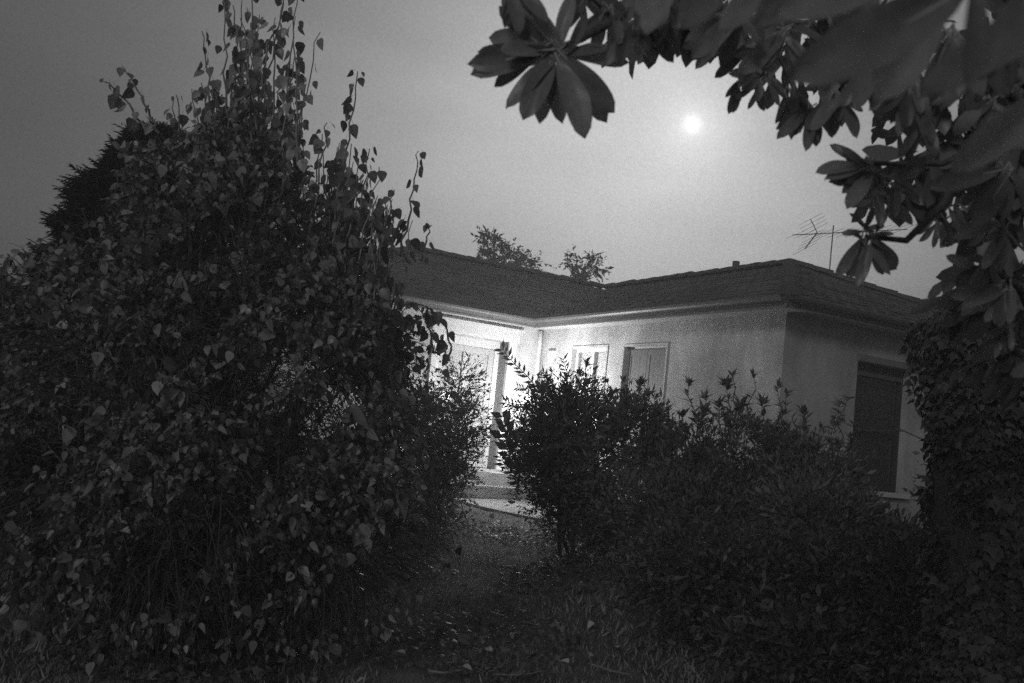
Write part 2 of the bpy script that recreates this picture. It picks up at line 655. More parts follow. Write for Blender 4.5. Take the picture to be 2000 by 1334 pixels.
leafs.box(-1.695, -1.60, 0.252, 0.295, 1.20, 2.995)
leafs.box(-1.25, -1.15, 0.252, 0.295, 1.20, 2.995)
leafs.box(-0.80, -0.705, 0.252, 0.295, 1.20, 2.995)
for z0, z1 in ((1.20, 1.36), (1.92, 2.04), (2.90, 2.995)):
    leafs.box(-1.60, -1.25, 0.255, 0.292, z0, z1)
    leafs.box(-1.15, -0.80, 0.255, 0.292, z0, z1)
dleaf = leafs.build('door_leaf', M['door'], house)
for x0, x1 in ((-1.60, -1.25), (-1.15, -0.80)):
    MB().box(x0, x1, 0.272, 0.286, 1.36, 1.92).build('door_panel', M['door'], dleaf)
    MB().box(x0 + 0.05, x1 - 0.05, 0.262, 0.274, 1.42, 1.86).build('door_panel', M['door'], dleaf)
    for z0, z1 in ((2.04, 2.455), (2.485, 2.90)):
        MB().box(x0, x1, 0.270, 0.276, z0, z1).build('pane', M['glass'], dleaf)
        MB().box(x0 - 0.01, x1 + 0.01, 0.284, 0.290, z0, z1).build('curtain', M['curtain'], dleaf)
    MB().box(x0, x1, 0.258, 0.292, 2.455, 2.485).build('glazing_bar', M['trim'], dleaf)
hd = MB()
hd.tube([(-1.12, 0.252, 2.0), (-1.12, 0.20, 2.0), (-1.02, 0.20, 2.0)], 0.011, 6)
hd.build('door_handle', M['metal'], dleaf)
MB().box(-1.86, -0.54, -0.06, 0.42, 1.085, 1.12).build('door_sill', M['concrete'], house)


def window_y(w, shut):
    """window in the wing wall (wall plane x=0, room at x>0); w=(y0,y1,z0,z1)"""
    y0, y1, z0, z1 = w
    f = MB()
    d0, d1, t = 0.075, 0.13, 0.05
    f.box(d0, d1, y0, y0 + t, z0, z1)
    f.box(d0, d1, y1 - t, y1, z0, z1)
    f.box(d0, d1, y0 + t, y1 - t, z1 - t, z1)
    f.box(d0, d1, y0 + t, y1 - t, z0, z0 + t)
    win = f.build('window', M['trim'], house)
    cs = MB()
    cs.box(-0.014, 0.0, y0 - 0.03, y0, z0, z1 + 0.03)
    cs.box(-0.014, 0.0, y1, y1 + 0.03, z0, z1 + 0.03)
    cs.box(-0.014, 0.0, y0, y1, z1, z1 + 0.03)
    cs.build('window_casing', M['stucco'], win)
    MB().box(-0.08, 0.10, y0 - 0.08, y1 + 0.08, z0 - 0.06, z0).build('sill', M['trim'], win)
    ym = (y0 + y1) / 2
    if shut:
        for a, b in ((y0 + t, ym - 0.004), (ym + 0.004, y1 - t)):
            s = MB()
            s.box(0.046, 0.074, a, a + 0.06, z0 + t, z1 - t)
            s.box(0.046, 0.074, b - 0.06, b, z0 + t, z1 - t)
            s.box(0.046, 0.074, a + 0.06, b - 0.06, z0 + t, z0 + t + 0.07)
            s.box(0.046, 0.074, a + 0.06, b - 0.06, z1 - t - 0.07, z1 - t)
            sh = s.build('shutter', M['shutter'], win)
            w3 = (b - a - 0.12) / 3
            for q in range(3):
                MB().box(0.052, 0.070, a + 0.06 + q * w3 + 0.002, a + 0.06 + (q + 1) * w3 - 0.002, z0 + t + 0.07, z1 - t - 0.07).build('board', M['shutter'], sh)
    else:
        for a, b in ((y0 + t, ym - 0.02), (ym + 0.02, y1 - t)):
            MB().box(0.095, 0.101, a, b, z0 + t, z1 - t).build('pane', M['glass'], win)
            MB().box(0.136, 0.146, a - 0.02, b + 0.02, z0 + 0.02, z1 - 0.02).build('curtain', M['curtain'], win)
        MB().box(0.074, 0.13, ym - 0.02, ym + 0.02, z0 + t, z1 - t).build('mullion', M['trim'], win)


window_y(W1, False)
window_y(W2, True)
for w in (W3, W4):
    x0, x1, z0, z1 = w
    yb = -LW
    f = MB()
    t = 0.07
    f.box(x0, x0 + t, yb + 0.10, yb + 0.16, z0, z1)
    f.box(x1 - t, x1, yb + 0.10, yb + 0.16, z0, z1)
    f.box(x0 + t, x1 - t, yb + 0.10, yb + 0.16, z1 - t, z1)
    f.box(x0 + t, x1 - t, yb + 0.10, yb + 0.16, z0, z0 + t)
    f.box(x0 + t, x1 - t, yb + 0.105, yb + 0.155, z0 + 0.72, z0 + 0.77)
    win = f.build('window', M['darkwood'], house)
    MB().box(x0 - 0.02, x1 + 0.02, yb - 0.05, yb, z1, z1 + 0.08).build('window_head', M['fascia'], win)
    MB().box(x0 - 0.06, x1 + 0.06, yb - 0.07, yb + 0.10, z0 - 0.06, z0).build('sill', M['trim'], win)
    MB().box(x0 + t, x1 - t, yb + 0.122, yb + 0.128, z0 + 0.77, z1 - t).build('pane', M['glass'], win)
    MB().box(x0 + t, x1 - t, yb + 0.122, yb + 0.128, z0 + t, z0 + 0.72).build('pane', M['glass'], win)
    MB().box(x0, x1, yb + 0.22, yb + 0.225, z0, z1).build('blind', M['darkwood'], win)
    MB().box(x0 + t, x1 - t, yb + 0.06, yb + 0.095, z1 - 0.16, z1 - 0.11).build('blind_rail', M['metal'], win)

# ------------------------------------------------------------------ steps, path, lantern
steps = empty('front_steps', (HX, HY, 0), PSI)
tag(steps, 'two low concrete steps leading up to the lit front door', 'steps')
MB().box(-2.05, -0.25, -0.62, -0.004, 0.4, 1.085).build('tread', M['concrete'], steps)
MB().box(-2.15, -0.15, -1.00, -0.624, 0.4, 0.90).build('tread', M['concrete'], steps)

pc = [hw(-1.15, -1.02, 0), hw(-1.05, -1.7, 0), hw(-0.6, -2.5, 0), hw(0.3, -3.4, 0) + Vector((0.0, -0.6, 0)), hw(0.9, -5.2, 0), hw(1.0, -7.2, 0), hw(1.0, -9.0, 0)]
pts = []
for i in range(len(pc) - 1):
    p0, p1, p2, p3 = pc[max(i - 1, 0)], pc[i], pc[i + 1], pc[min(i + 2, len(pc) - 1)]
    for k in range(8):
        t = k / 8
        pts.append(0.5 * ((2 * p1) + (p2 - p0) * t + (2 * p0 - 5 * p1 + 4 * p2 - p3) * t * t + (3 * p1 - p0 - 3 * p2 + p3) * t ** 3))
pm = MB()
vs, fs = [], []
for i, p in enumerate(pts):
    d = (pts[min(i + 1, len(pts) - 1)] - pts[max(i - 1, 0)]).normalized()
    s = Vector((-d.y, d.x, 0))
    wv = 0.72
    for q in (-1, 1):
        e = p + s * wv * q
        z = float(ground_z(e.x, e.y)) + 0.035
        vs.append((e.x, e.y, z))
        vs.append((e.x, e.y, z - 0.12))
for i in range(len(pts) - 1):
    a, b = i * 4, i * 4 + 4
    fs += [(a, a + 2, b + 2, b), (a, b, b + 1, a + 1), (a + 2, a + 3, b + 3, b + 2)]
path = pm.add(vs, fs).build('path', M['concrete'])
path['kind'] = 'structure'

LP = hw(-0.80, -1.08, 0)
lz = 2.22
lant = wempty('globe_lamp', (LP.x, LP.y, GZ))
tag(lant, 'glowing globe lamp on a slim post by the inner corner, behind the dome bush', 'lamp')
MB().tube([(LP.x, LP.y, GZ - 0.1), (LP.x, LP.y, GZ + 0.06)], 0.09, 10).build('base', M['metal'], lant)
MB().tube([(LP.x, LP.y, GZ + 0.06), (LP.x, LP.y, lz - 0.16)], 0.022, 8).build('post', M['metal'], lant)
MB().tube([(LP.x, LP.y, lz - 0.16), (LP.x, LP.y, lz - 0.09)], [0.03, 0.045], 8).build('holder', M['metal'], lant)
MB().tube([(LP.x, LP.y, lz + dz) for dz in (-.09, -.06, -.02, .03, .07, .10)], [.045, .075, .095, .095, .07, .012], 12).build('globe', M['globe'], lant, True)
ld_ = bpy.data.lights.new('lantern_light', 'POINT')
ld_.energy = 165.0
ld_.shadow_soft_size = 0.04
lo_ = bpy.data.objects.new('lantern_light', ld_)
col.objects.link(lo_)
lo_.parent = lant
lo_.location = (0, 0, lz - GZ)

# ------------------------------------------------------------------ leaf templates (length 1 along y)
LEAF_BROAD = np.array([(0, 0, 0), (.27, .06, .05), (.40, .28, .07), (.27, .62, .03), (0, 1, -.08),
                       (-.27, .62, .03), (-.40, .28, .07), (-.27, .06, .05), (0, .28, 0), (0, .62, -.01)])
LEAF_BROAD_F = [(0, 1, 2, 8), (8, 2, 3, 9), (9, 3, 4), (0, 8, 6, 7), (8, 9, 5, 6), (9, 4, 5)]
LEAF_SMALL = np.array([(0, 0, 0), (.24, .45, .05), (0, 1, -.03), (-.24, .45, .05), (0, .45, 0)])
LEAF_SMALL_F = [(0, 1, 4), (1, 2, 4), (0, 4, 3), (4, 2, 3)]
LEAF_LANCE = np.array([(0, 0, 0), (.12, .4, .03), (0, 1, -.08), (-.12, .4, .03), (0, .42, -.01)])
LEAF_LANCE_F = LEAF_SMALL_F
LEAF_IVY = np.array([(0, 0, 0), (.36, .05, .02), (.46, .42, -.04), (.2, .55, .0), (0, 1, -.08), (-.2, .55, 0), (-.46, .42, -.04), (-.36, .05, .02), (0, .4, .04)])
LEAF_IVY_F = [(0, 1, 2, 8), (8, 2, 3), (8, 3, 4), (8, 4, 5), (8, 5, 6), (0, 8, 6, 7)]
# flat jagged conifer spray
_s = [(0, 0, 0)]
_f = []
for k in range(5):
    yb_ = 0.12 + 0.17 * k
    w_ = 0.34 * (1 - k / 6.0)
    b0 = len(_s)
    _s += [(0, yb_ - .09, 0), (w_, yb_ + .20, -.05), (.02, yb_ + .08, .01), (-w_, yb_ + .20, -.05)]
    _f += [(b0, b0 + 1, b0 + 2), (b0, b0 + 2, b0 + 3)]
b0 = len(_s)
_s += [(.05, .7, 0), (0, 1.05, -.03), (-.05, .7, 0)]
_f += [(b0, b0 + 1, b0 + 2)]
SPRAY, SPRAY_F = np.array(_s), _f


def ell(px, py, rx, ry, depth, rd):
    """an ellipsoid of foliage: pixel centre and radii at a distance, depth radius in metres"""
    c = at(px, py, depth)
    return np.array(c), np.array([rx * depth / FPX, rd, ry * depth / FPX])


def sample_shell(els, n, inner=0.55, front=0.65):
    w = np.array([r[0] * r[2] for _, r in els])
    idx = rng.choice(len(els), n, p=w / w.sum())
    d = unit(rng.normal(size=(n, 3)))
    flip = (rng.random(n) < front) & (d[:, 1] > 0.15)
    d[flip, 1] *= -1
    rad = (inner + (1 - inner) * rng.random(n) ** 0.7) * (1 + rng.normal(0, 0.06, n))
    C = np.array([e[0] for e in els])[idx]
    Rr = np.array([e[1] for e in els])[idx]
    P = C + d * Rr * rad[:, None]
    return P, unit(d / Rr), d


def above_ground(P, pad=0.02):
    g = ground_z(P[:, 0], P[:, 1]) + pad
    P[:, 2] = np.where(P[:, 2] < g, g + rng.random(len(P)) * 0.25, P[:, 2])
    return P


def twig_leaves(els, n_twig, per, length, droop=0.35, out=0.9, upw=0.3, inner=0.5, front=0.65):
    """leaf stations along small twigs that leave the crown outwards and droop"""
    P, N, _ = sample_shell(els, n_twig, inner, front)
    D = unit(N * out + np.array([0, 0, upw]) + rng.normal(0, 0.45, (n_twig, 3)))
    Ls = length * rng.uniform(0.5, 1.3, n_twig)
    t = (np.arange(per) + 0.5) / per
    Q = P[:, None, :] + D[:, None, :] * (t[None, :, None] * Ls[:, None, None])
    Q[:, :, 2] -= droop * (t[None, :] ** 2) * Ls[:, None]
    Q += rng.normal(0, 0.012, Q.shape)
    DD = np.repeat(D[:, None, :], per, 1)
    return Q.reshape(-1, 3), DD.reshape(-1, 3), (P, D, Ls)


def twig_mesh(name, tw, mat, parent, r=0.004, droop=0.35, every=1):
    P, D, Ls = tw
    P, D, Ls = P[::every], D[::every], Ls[::every]
    n_ = len(P)
    t = np.array([0, .5, 1.0])
    Q = P[:, None, :] + D[:, None, :] * (t[None, :, None] * Ls[:, None, None])
    Q[:, :, 2] -= droop * t[None, :] ** 2 * Ls[:, None]
    a = unit(np.cross(D, np.array([0.1, 0.2, 1.0])))
    b = np.cross(D, a)
    ang = np.array([0, 2.094, 4.189])
    off = a[:, None, :] * np.cos(ang)[None, :, None] + b[:, None, :] * np.sin(ang)[None, :, None]
    rr = np.array([1.0, .7, .35]) * r
    V = Q[:, :, None, :] + off[:, None, :, :] * rr[None, :, None, None]
    V = V.reshape(n_, 9, 3)
    F_ = []
    for i in range(2):
        for k in range(3):
            F_.append((i * 3 + k, i * 3 + (k + 1) % 3, i * 3 + 3 + (k + 1) % 3, i * 3 + 3 + k))
    o = link(name, np_mesh(name, V, F_, mat), parent)
    o['kind'] = 'stuff'
    return o


def crown(parent, name, els, n_twig, per, length, size, template, faces, mat, hang=0.6, droop=0.35, upw=0.3,
          inner=0.5, front=0.65, twigs=None, facing=0.0, core=0, core_size=0.12, wide=1.0, gaps=0.0):
    template = template * np.array([wide, 1, 1])
    Q, D, tw = twig_leaves(els, n_twig, per, length, droop, 0.9, upw, inner, front)
    Q = above_ground(Q)
    m = len(Q)
    rnd = unit(rng.normal(size=(m, 3)))
    LD = unit(D * (1 - hang) + rnd * 0.55 + np.array([0, 0, -hang]))
    NN = unit(rng.normal(size=(m, 3)) + np.array([0, -facing, 0.25]))
    S = size * rng.lognormal(0, 0.32, m)
    if core:      # older, bigger leaves inside
        Pc, Nc, _ = sample_shell(els, core, 0.1, 0.5)
        C0 = np.array([e[0] for e in els]).mean(0)
        Pc = above_ground(Pc + (C0 - Pc) * 0.12)
        Q = np.concatenate([Q, Pc])
        LD = np.concatenate([LD, unit(rng.normal(size=(core, 3)))])
        NN = np.concatenate([NN, rng.normal(size=(core, 3)) + Nc])
        S = np.concatenate([S, core_size * rng.lognormal(0, .2, core)])
    if gaps:      # uneven crown: hollows between the boughs
        f = (np.sin(Q[:, 0] * 5.1 + 1.7 * np.sin(Q[:, 2] * 3.3)) + np.sin(Q[:, 2] * 6.3 + 1.3 * np.sin(Q[:, 1] * 4.1 + Q[:, 0] * 2.2))
             + np.sin(Q[:, 1] * 5.3 + Q[:, 2] * 2.9 - Q[:, 0] * 3.7) + .8 * np.sin(Q[:, 0] * 11.3 - Q[:, 2] * 9.1))
        kp = f + rng.normal(0, .55, len(f)) > np.quantile(f, gaps)
        Q, LD, NN, S = Q[kp], LD[kp], NN[kp], S[kp]
    V = place(template, Q, LD, NN, S, rng.uniform(.55, 1.2, len(S)))
    # curl and twist: bend every leaf differently along its length
    yy = (template[:, 1] ** 2)[None, :, None]
    V = V + unit(NN)[:, None, :] * (rng.normal(-.12, .22, len(S)) * S)[:, None, None] * yy
    o = link(name, np_mesh(name, V, faces, mat), parent)
    o['kind'] = 'stuff'
    if twigs is not None:
        twig_mesh('twigwork', tw, twigs, parent, droop=droop)
    return o


def limb_pts(a, b, n=6, wob=0.05):
    a, b = Vector(a), Vector(b)
    out = []
    for i in range(n):
        t = i / (n - 1)
        p = a.lerp(b, t)
        k = math.sin(t * math.pi) * wob * (b - a).length
        out.append(p + Vector((random.uniform(-1, 1), random.uniform(-1, 1), random.uniform(-.4, .4))) * k)
    return out


def base_at(px, depth, dx=0.0):
    p = at(px, 1100, depth)
    return Vector((p.x + dx, p.y, float(ground_z(p.x, p.y))))


# ------------------------------------------------------------------ big leafy shrub on the left
DL = 6.6
sb = base_at(430, DL)
shrub = wempty('leafy_shrub', sb)
tag(shrub, 'huge shrub of hanging broad leaves with tall shoots left of the door', 'shrub')
els = [ell(430, 500, 200, 220, DL, 0.9), ell(375, 400, 95, 140, DL, 0.5), ell(270, 720, 250, 270, DL - .1, 1.0),
       ell(560, 690, 215, 230, DL, 0.9), ell(140, 940, 180, 230, DL - .3, 0.9), ell(400, 940, 320, 270, DL - .4, 1.1),
       ell(670, 800, 135, 215, DL + .2, 0.8), ell(640, 1040, 180, 190, DL - .2, 0.8), ell(480, 340, 95, 110, DL, 0.4),
       ell(600, 500, 65, 100, DL, 0.4), ell(730, 660, 62, 85, DL + .3, 0.4), ell(340, 1080, 190, 140, DL - .5, 0.8)]
crown(shrub, 'foliage', els, 11500, 6, 0.26, 0.046, LEAF_BROAD, LEAF_BROAD_F, M['broadleaf'], hang=0.72, droop=0.5,
      inner=0.40, twigs=M['bark'], facing=0.5, core=2500, core_size=.07, gaps=0.45)
# main stems
for px, py in ((300, 430), (420, 300), (520, 300), (640, 480), (200, 700), (560, 600), (120, 850), (700, 760)):
    top = at(px, py, DL + random.uniform(-.2, .3))
    b = sb + Vector((random.uniform(-.35, .35), random.uniform(-.2, .3), -0.05))
    p_ = limb_pts(b, top, 7, 0.06)
    MB().tube(p_, [0.035 - 0.028 * i / 6 for i in range(7)], 6).build('stem', M['bark'], shrub, True)

bl_me = []
for k in range(4):
    v = LEAF_BROAD.copy()
    v[:, 2] += 0.10 * (k - 1.5) * v[:, 1] ** 2
    v[:, 0] *= 0.9 + 0.12 * k
    v[:, 0] += 0.06 * (k % 2 - .5) * v[:, 1] ** 2
    mb = MB().add([tuple(q) for q in v], LEAF_BROAD_F)
    mb.tube([(0, -0.32, 0.10), (0, -.12, .03), (0, 0.02, 0)], 0.012, 3, False)
    bl_me.append(mb.mesh('leaf', M['broadleaf_one']))


def leaf_obj(meshes, parent, base, d, nrm, size, name='leaf'):
    d = Vector(d).normalized()
    x = d.cross(Vector(nrm))
    if x.length < 1e-3:
        x = d.cross(Vector((1, 0, 0.2)))
    x.normalize()
    z = x.cross(d)
    o = link(name, random.choice(meshes), parent)
    pl = Vector(parent.location)
    o.matrix_parent_inverse = Matrix.Identity(4)
    b = Vector(base) - pl
    o.matrix_local = Matrix(((x.x * size, d.x * size, z.x * size, b.x), (x.y * size, d.y * size, z.y * size, b.y),
                             (x.z * size, d.z * size, z.z * size, b.z), (0, 0, 0, 1)))
    return o


shoots = [([(560, -20), (548, 40), (520, 110), (500, 260), (470, 380)], 22, 6.5), ([(497, -30), (490, 60), (482, 170), (468, 300)], 20, 6.6),
          ([(574, 110), (562, 200), (560, 300), (540, 420)], 24, 6.4), ([(393, 60), (402, 130), (410, 215), (415, 320)], 19, 6.5),
          ([(700, 140), (690, 215), (668, 340), (640, 500)], 24, 6.5), ([(722, 290), (712, 360), (700, 430), (690, 520)], 25, 6.6),
          ([(818, 295), (808, 350), (797, 430), (782, 500)], 13, 6.7), ([(770, 370), (762, 420), (752, 500)], 9, 6.7),
          ([(842, 440), (834, 470), (822, 510)], 5, 6.7), ([(198, 155), (225, 175), (258, 215), (285, 260)], 10, 6.5),
          ([(240, 130), (262, 165), (290, 215), (310, 260)], 10, 6.5), ([(455, 10), (470, 90), (480, 150)], 9, 6.6),
          ([(640, 240), (630, 300), (615, 400), (600, 470)], 15, 6.4), ([(590, 230), (580, 300), (560, 420)], 14, 6.6),
          ([(345, 185), (350, 240), (360, 330)], 8, 6.6), ([(440, 200), (445, 270), (450, 350)], 10, 6.5),
          # a spray hanging in front of the lit wall
          ([(800, 590), (835, 600), (862, 625), (876, 665), (878, 705)], 17, 7.0), ([(815, 600), (838, 640), (846, 690)], 12, 7.0)]
def bend(K, sub=4, wob=.018):
    """a springy curve through the stations"""
    out = []
    for i in range(len(K) - 1):
        p0, p1, p2, p3 = K[max(i - 1, 0)], K[i], K[i + 1], K[min(i + 2, len(K) - 1)]
        for k in range(sub):
            t = k / sub
            q = 0.5 * ((2 * p1) + (p2 - p0) * t + (2 * p0 - 5 * p1 + 4 * p2 - p3) * t * t + (3 * p1 - p0 - 3 * p2 + p3) * t ** 3)
            out.append(q + Vector((random.uniform(-1, 1), random.uniform(-1, 1), 0)) * wob * (0.3 + .7 * (k > 0)))
    return out + [K[-1]]


for pts_, cnt, dep in shoots:
    P3 = bend([at(x_, y_, dep) for x_, y_ in pts_])
    nseg = len(P3)
    MB().tube(P3, [0.0035 + 0.006 * i / (nseg - 1) for i in range(nseg)], 5).build('shoot', M['palebark'], shrub)
    for k in range(cnt):
        t = min(.999, max(0, (k + random.gauss(0, .9)) / cnt)) * (nseg - 1)
        i = min(int(t), nseg - 2)
        p = P3[i].lerp(P3[i + 1], t - i)
        side = Vector((random.choice((-1, 1)) * random.uniform(.3, 1), random.uniform(-.8, .8), 0)).normalized()
        sz = random.uniform(0.05, 0.112) * (0.65 + 0.35 * min(1, 3 * t / nseg))
        d = side * random.uniform(.15, .8) + Vector((0, 0, -1))
        leaf_obj(bl_me, shrub, p + side * 0.030, d, Vector((random.uniform(-1, 1), random.uniform(-1.2, .4), random.uniform(-.3, .3))), sz)

ex_P, ex_D, ex_N, ex_S = [], [], [], []
for k in range(112):
    px = random.uniform(300, 730)
    top_py = 120 + abs(px - 490) * .52 + random.uniform(0, 170) + (60 if px > 600 else 0)
    if k >= 100:
        px = random.uniform(640, 790)
        top_py = 235 + (px - 640) * 1.25 + random.uniform(0, 120)
    elif k >= 84:
        px = random.uniform(440, 585)
        top_py = random.uniform(-20, 170)
    dep = random.uniform(6.3, 6.9)
    lean = random.uniform(-35, 35) + (px - 500) * .08
    P3 = [at(px + lean, top_py, dep), at(px + lean * .5, top_py + 90, dep), at(px, top_py + 190, dep), at(px - lean * .2, top_py + 290, dep)]
    P3 = bend(P3, 3, .02)
    MB().tube(P3, [.003 + .006 * i / 9 for i in range(10)], 4).build('shoot', M['palebark'], shrub)
    for q in range(random.randint(14, 30)):
        t = random.random() ** .9 * 9
        i = min(int(t), 8)
        p = P3[i].lerp(P3[i + 1], t - i)
        side = Vector((random.choice((-1, 1)) * random.uniform(.3, 1), random.uniform(-.8, .8), 0)).normalized()
        d = side * random.uniform(.1, .9) + Vector((0, 0, -1))
        ex_P.append(p + side * random.uniform(.015, .05))
        ex_D.append(d)
        ex_N.append((random.uniform(-1, 1), random.uniform(-1.2, .4), random.uniform(-.3, .3)))
        ex_S.append(random.uniform(.055, .10))
o = link('shoot_foliage', np_mesh('shoot_foliage', place(LEAF_BROAD, np.array([tuple(p) for p in ex_P]), np.array([tuple(p) for p in ex_D]), np.array(ex_N), np.array(ex_S)),
                                  LEAF_BROAD_F, M['broadleaf']), shrub)
o['kind'] = 'stuff'

# ------------------------------------------------------------------ dark conifers behind it
def conifer(label, px, depth, top_py, half_px, low_py, n_, name='conifer_tree', shape=1.0):
    b = base_at(px, depth)
    t = wempty(name, b)
    tag(t, label, 'tree', 'dark conifers at the left edge')
    top = at(px, top_py, depth)
    H = top.z - b.z
    rmax = half_px * depth / FPX
    MB().tube(limb_pts(b - Vector((0, 0, .1)), top - Vector((0, 0, .25)), 6, 0.01), [0.09, 0.08, 0.07, 0.05, 0.03, 0.01], 7).build('trunk', M['bark'], t, True)
    u = rng.random(n_) ** 0.8
    ang = rng.uniform(0, 2 * np.pi, n_)
    prof_ = np.minimum(1.0, ((1 - u) * 2.0)) ** shape
    lump = 1 + 0.22 * np.sin(ang * 5 + u * 26) + 0.12 * np.sin(ang * 3 - u * 41)
    rad = rmax * prof_ * lump * (0.55 + 0.45 * rng.random(n_) ** 0.5)
    P = np.stack([top.x + np.cos(ang) * rad, top.y + np.sin(ang) * rad, b.z + 0.1 + u * (H - 0.1)], 1)
    D = np.stack([np.cos(ang), np.sin(ang), rng.uniform(-.25, .35, n_)], 1) + rng.normal(0, .25, (n_, 3))
    N = np.array([0, 0, 1.0]) + rng.normal(0, .35, (n_, 3))
    V = place(SPRAY, P, D, N, 0.12 * rng.lognormal(0, .25, n_))
    o = link('foliage', np_mesh('foliage', V, SPRAY_F, M['conifer']), t)
    o['kind'] = 'stuff'
    return t


conifer('tall dark conifer with flat sprays behind the broad leaved shrub', 318, 8.6, 258, 190, 1100, 40000, shape=0.5)
conifer('dark conifer cut off by the left edge of the picture', -80, 9.6, 500, 170, 1100, 24000, shape=0.55)

# ------------------------------------------------------------------ shrubs before the house
def bush(name, label, els, px, depth, n_twig, per, length, size, tpl, fcs, mat, **kw):
    b = base_at(px, depth)
    t = wempty(name, b)
    tag(t, label, 'bush', 'shrubs in front of the house')
    c0 = els[0][0]
    for k in range(5):
        q = Vector(c0) + Vector((random.uniform(-.3, .3), random.uniform(-.2, .2), random.uniform(0, .3)))
        MB().tube(limb_pts(b + Vector((random.uniform(-.1, .1), random.uniform(-.1, .1), -.05)), q, 5, .08), [.022, .018, .014, .01, .004], 5).build('stem', M['bark'], t, True)
    crown(t, 'foliage', els, n_twig, per, length, size, tpl, fcs, mat, **kw)
    return t


bush('small_leaved_shrub', 'loose small leaved shrub hiding the left half of the doorway',
     [ell(850, 860, 75, 95, 11.5, .5), ell(800, 900, 90, 120, 11.5, .5), ell(900, 850, 45, 75, 11.6, .35), ell(885, 930, 40, 55, 11.6, .3),
      ell(790, 800, 70, 90, 11.5, .4), ell(900, 760, 30, 55, 11.6, .2), ell(820, 1000, 80, 80, 11.3, .5)],
     850, 11.5, 2600, 7, 0.22, 0.042, LEAF_SMALL, LEAF_SMALL_F, M['smallleaf'], hang=0.15, droop=0.2, upw=0.5, inner=.3, twigs=M['palebark'], core=1200, core_size=.07)

dome = bush('dome_bush', 'dense dark dome shaped bush in the middle hiding the porch light',
            [ell(1110, 870, 112, 120, 10.8, .75), ell(1108, 790, 62, 68, 10.8, .45), ell(1175, 960, 130, 120, 10.6, .9), ell(1075, 925, 68, 95, 10.8, .6),
             ell(1200, 860, 95, 90, 10.9, .6), ell(1200, 1040, 90, 60, 10.5, .6), ell(1140, 1015, 85, 55, 10.7, .6), ell(1062, 850, 66, 95, 10.8, .5), ell(1125, 1045, 72, 42, 10.7, .5)],
            1110, 10.8, 6000, 6, 0.13, 0.040, LEAF_LANCE, LEAF_LANCE_F, M['domeleaf'], hang=-0.1, droop=0.05, upw=0.45, inner=.45, core=6000, core_size=.10, wide=1.7, gaps=.12)
big = bush('broad_bush', 'wide evergreen bush with leaf rosettes below the wing windows',
           [ell(1430, 900, 90, 80, 9.8, .6), ell(1340, 915, 75, 75, 9.9, .5), ell(1245, 850, 60, 75, 10.2, .4), ell(1510, 925, 80, 85, 9.6, .6), ell(1590, 950, 85, 85, 9.2, .6), ell(1400, 1010, 230, 90, 9.4, .8)],
           1440, 9.7, 6500, 6, 0.15, 0.050, LEAF_LANCE, LEAF_LANCE_F, M['rosette'], hang=-0.15, droop=0.05, upw=0.6, inner=.4, core=4500, core_size=.11, wide=1.6, gaps=.30)
bush('window_bush', 'dark bush under the window of the end wall',
     [ell(1900, 980, 75, 90, 8.6, .5), ell(1600, 1040, 120, 90, 8.4, .6), ell(1720, 1080, 70, 60, 8.4, .5)],
     1650, 8.5, 2600, 6, 0.16, 0.055, LEAF_LANCE, LEAF_LANCE_F, M['rosette'], hang=-0.1, droop=0.1, upw=0.4, inner=.35, core=2500, core_size=.11, wide=1.6)
bush('low_bush', 'low spreading dark bush in the right foreground',
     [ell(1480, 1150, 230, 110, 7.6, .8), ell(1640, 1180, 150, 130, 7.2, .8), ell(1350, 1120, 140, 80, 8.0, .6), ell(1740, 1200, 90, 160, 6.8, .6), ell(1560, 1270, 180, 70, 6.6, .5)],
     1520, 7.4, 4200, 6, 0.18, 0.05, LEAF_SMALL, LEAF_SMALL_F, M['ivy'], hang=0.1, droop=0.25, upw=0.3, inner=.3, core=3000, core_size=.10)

ro_me = []


def rosette(parent, px, py, depth, stem_to, leaves=16, size=0.11, tiers=2, mat='rosette'):
    """an upright shoot ending in whorls of narrow leaves"""
    top = at(px + random.uniform(-8, 8), py + random.uniform(-6, 10), depth + random.uniform(-.1, .1))
    foot = at(stem_to[0] + random.uniform(-12, 12), stem_to[1], depth + .05)
    mb = MB()
    sp = limb_pts(foot, top, 5, .10)
    mb.tube(sp, [.008, .007, .006, .005, .003], 4)
    axis = (top - sp[-2]).normalized() + Vector((random.uniform(-.35, .35), random.uniform(-.35, .35), 0))
    axis.normalize()
    stations = [(1.0 - abs(random.gauss(0, .05)), random.uniform(.15, 1.15)) for _ in range(int(leaves * random.uniform(.7, 1.2)))]
    stations += [(random.uniform(.25, .95), random.uniform(-.1, .7)) for _ in range(int(leaves * .45 * tiers * random.uniform(.5, 1.1)))]
    for tt, el_ in stations:
        f_ = tt * 4
        i = min(int(f_), 3)
        p = sp[i].lerp(sp[i + 1], f_ - i)
        a = random.uniform(0, 6.283)
        d = Vector((math.cos(a) * math.cos(el_), math.sin(a) * math.cos(el_), math.sin(el_))) + axis * random.uniform(.15, .6)
        d.normalize()
        x = d.cross(Vector((random.uniform(-.5, .5), random.uniform(-.5, .5), 1))).normalized()
        z = x.cross(d)
        s = size * random.uniform(.45, 1.25)
        wd = random.uniform(.9, 1.7)
        mb.add([p + (x * v[0] * wd + d * v[1] + z * v[2] * random.choice((1, 2.5))) * s for v in LEAF_LANCE], LEAF_LANCE_F)
    mb.build('shoot', M[mat], parent)


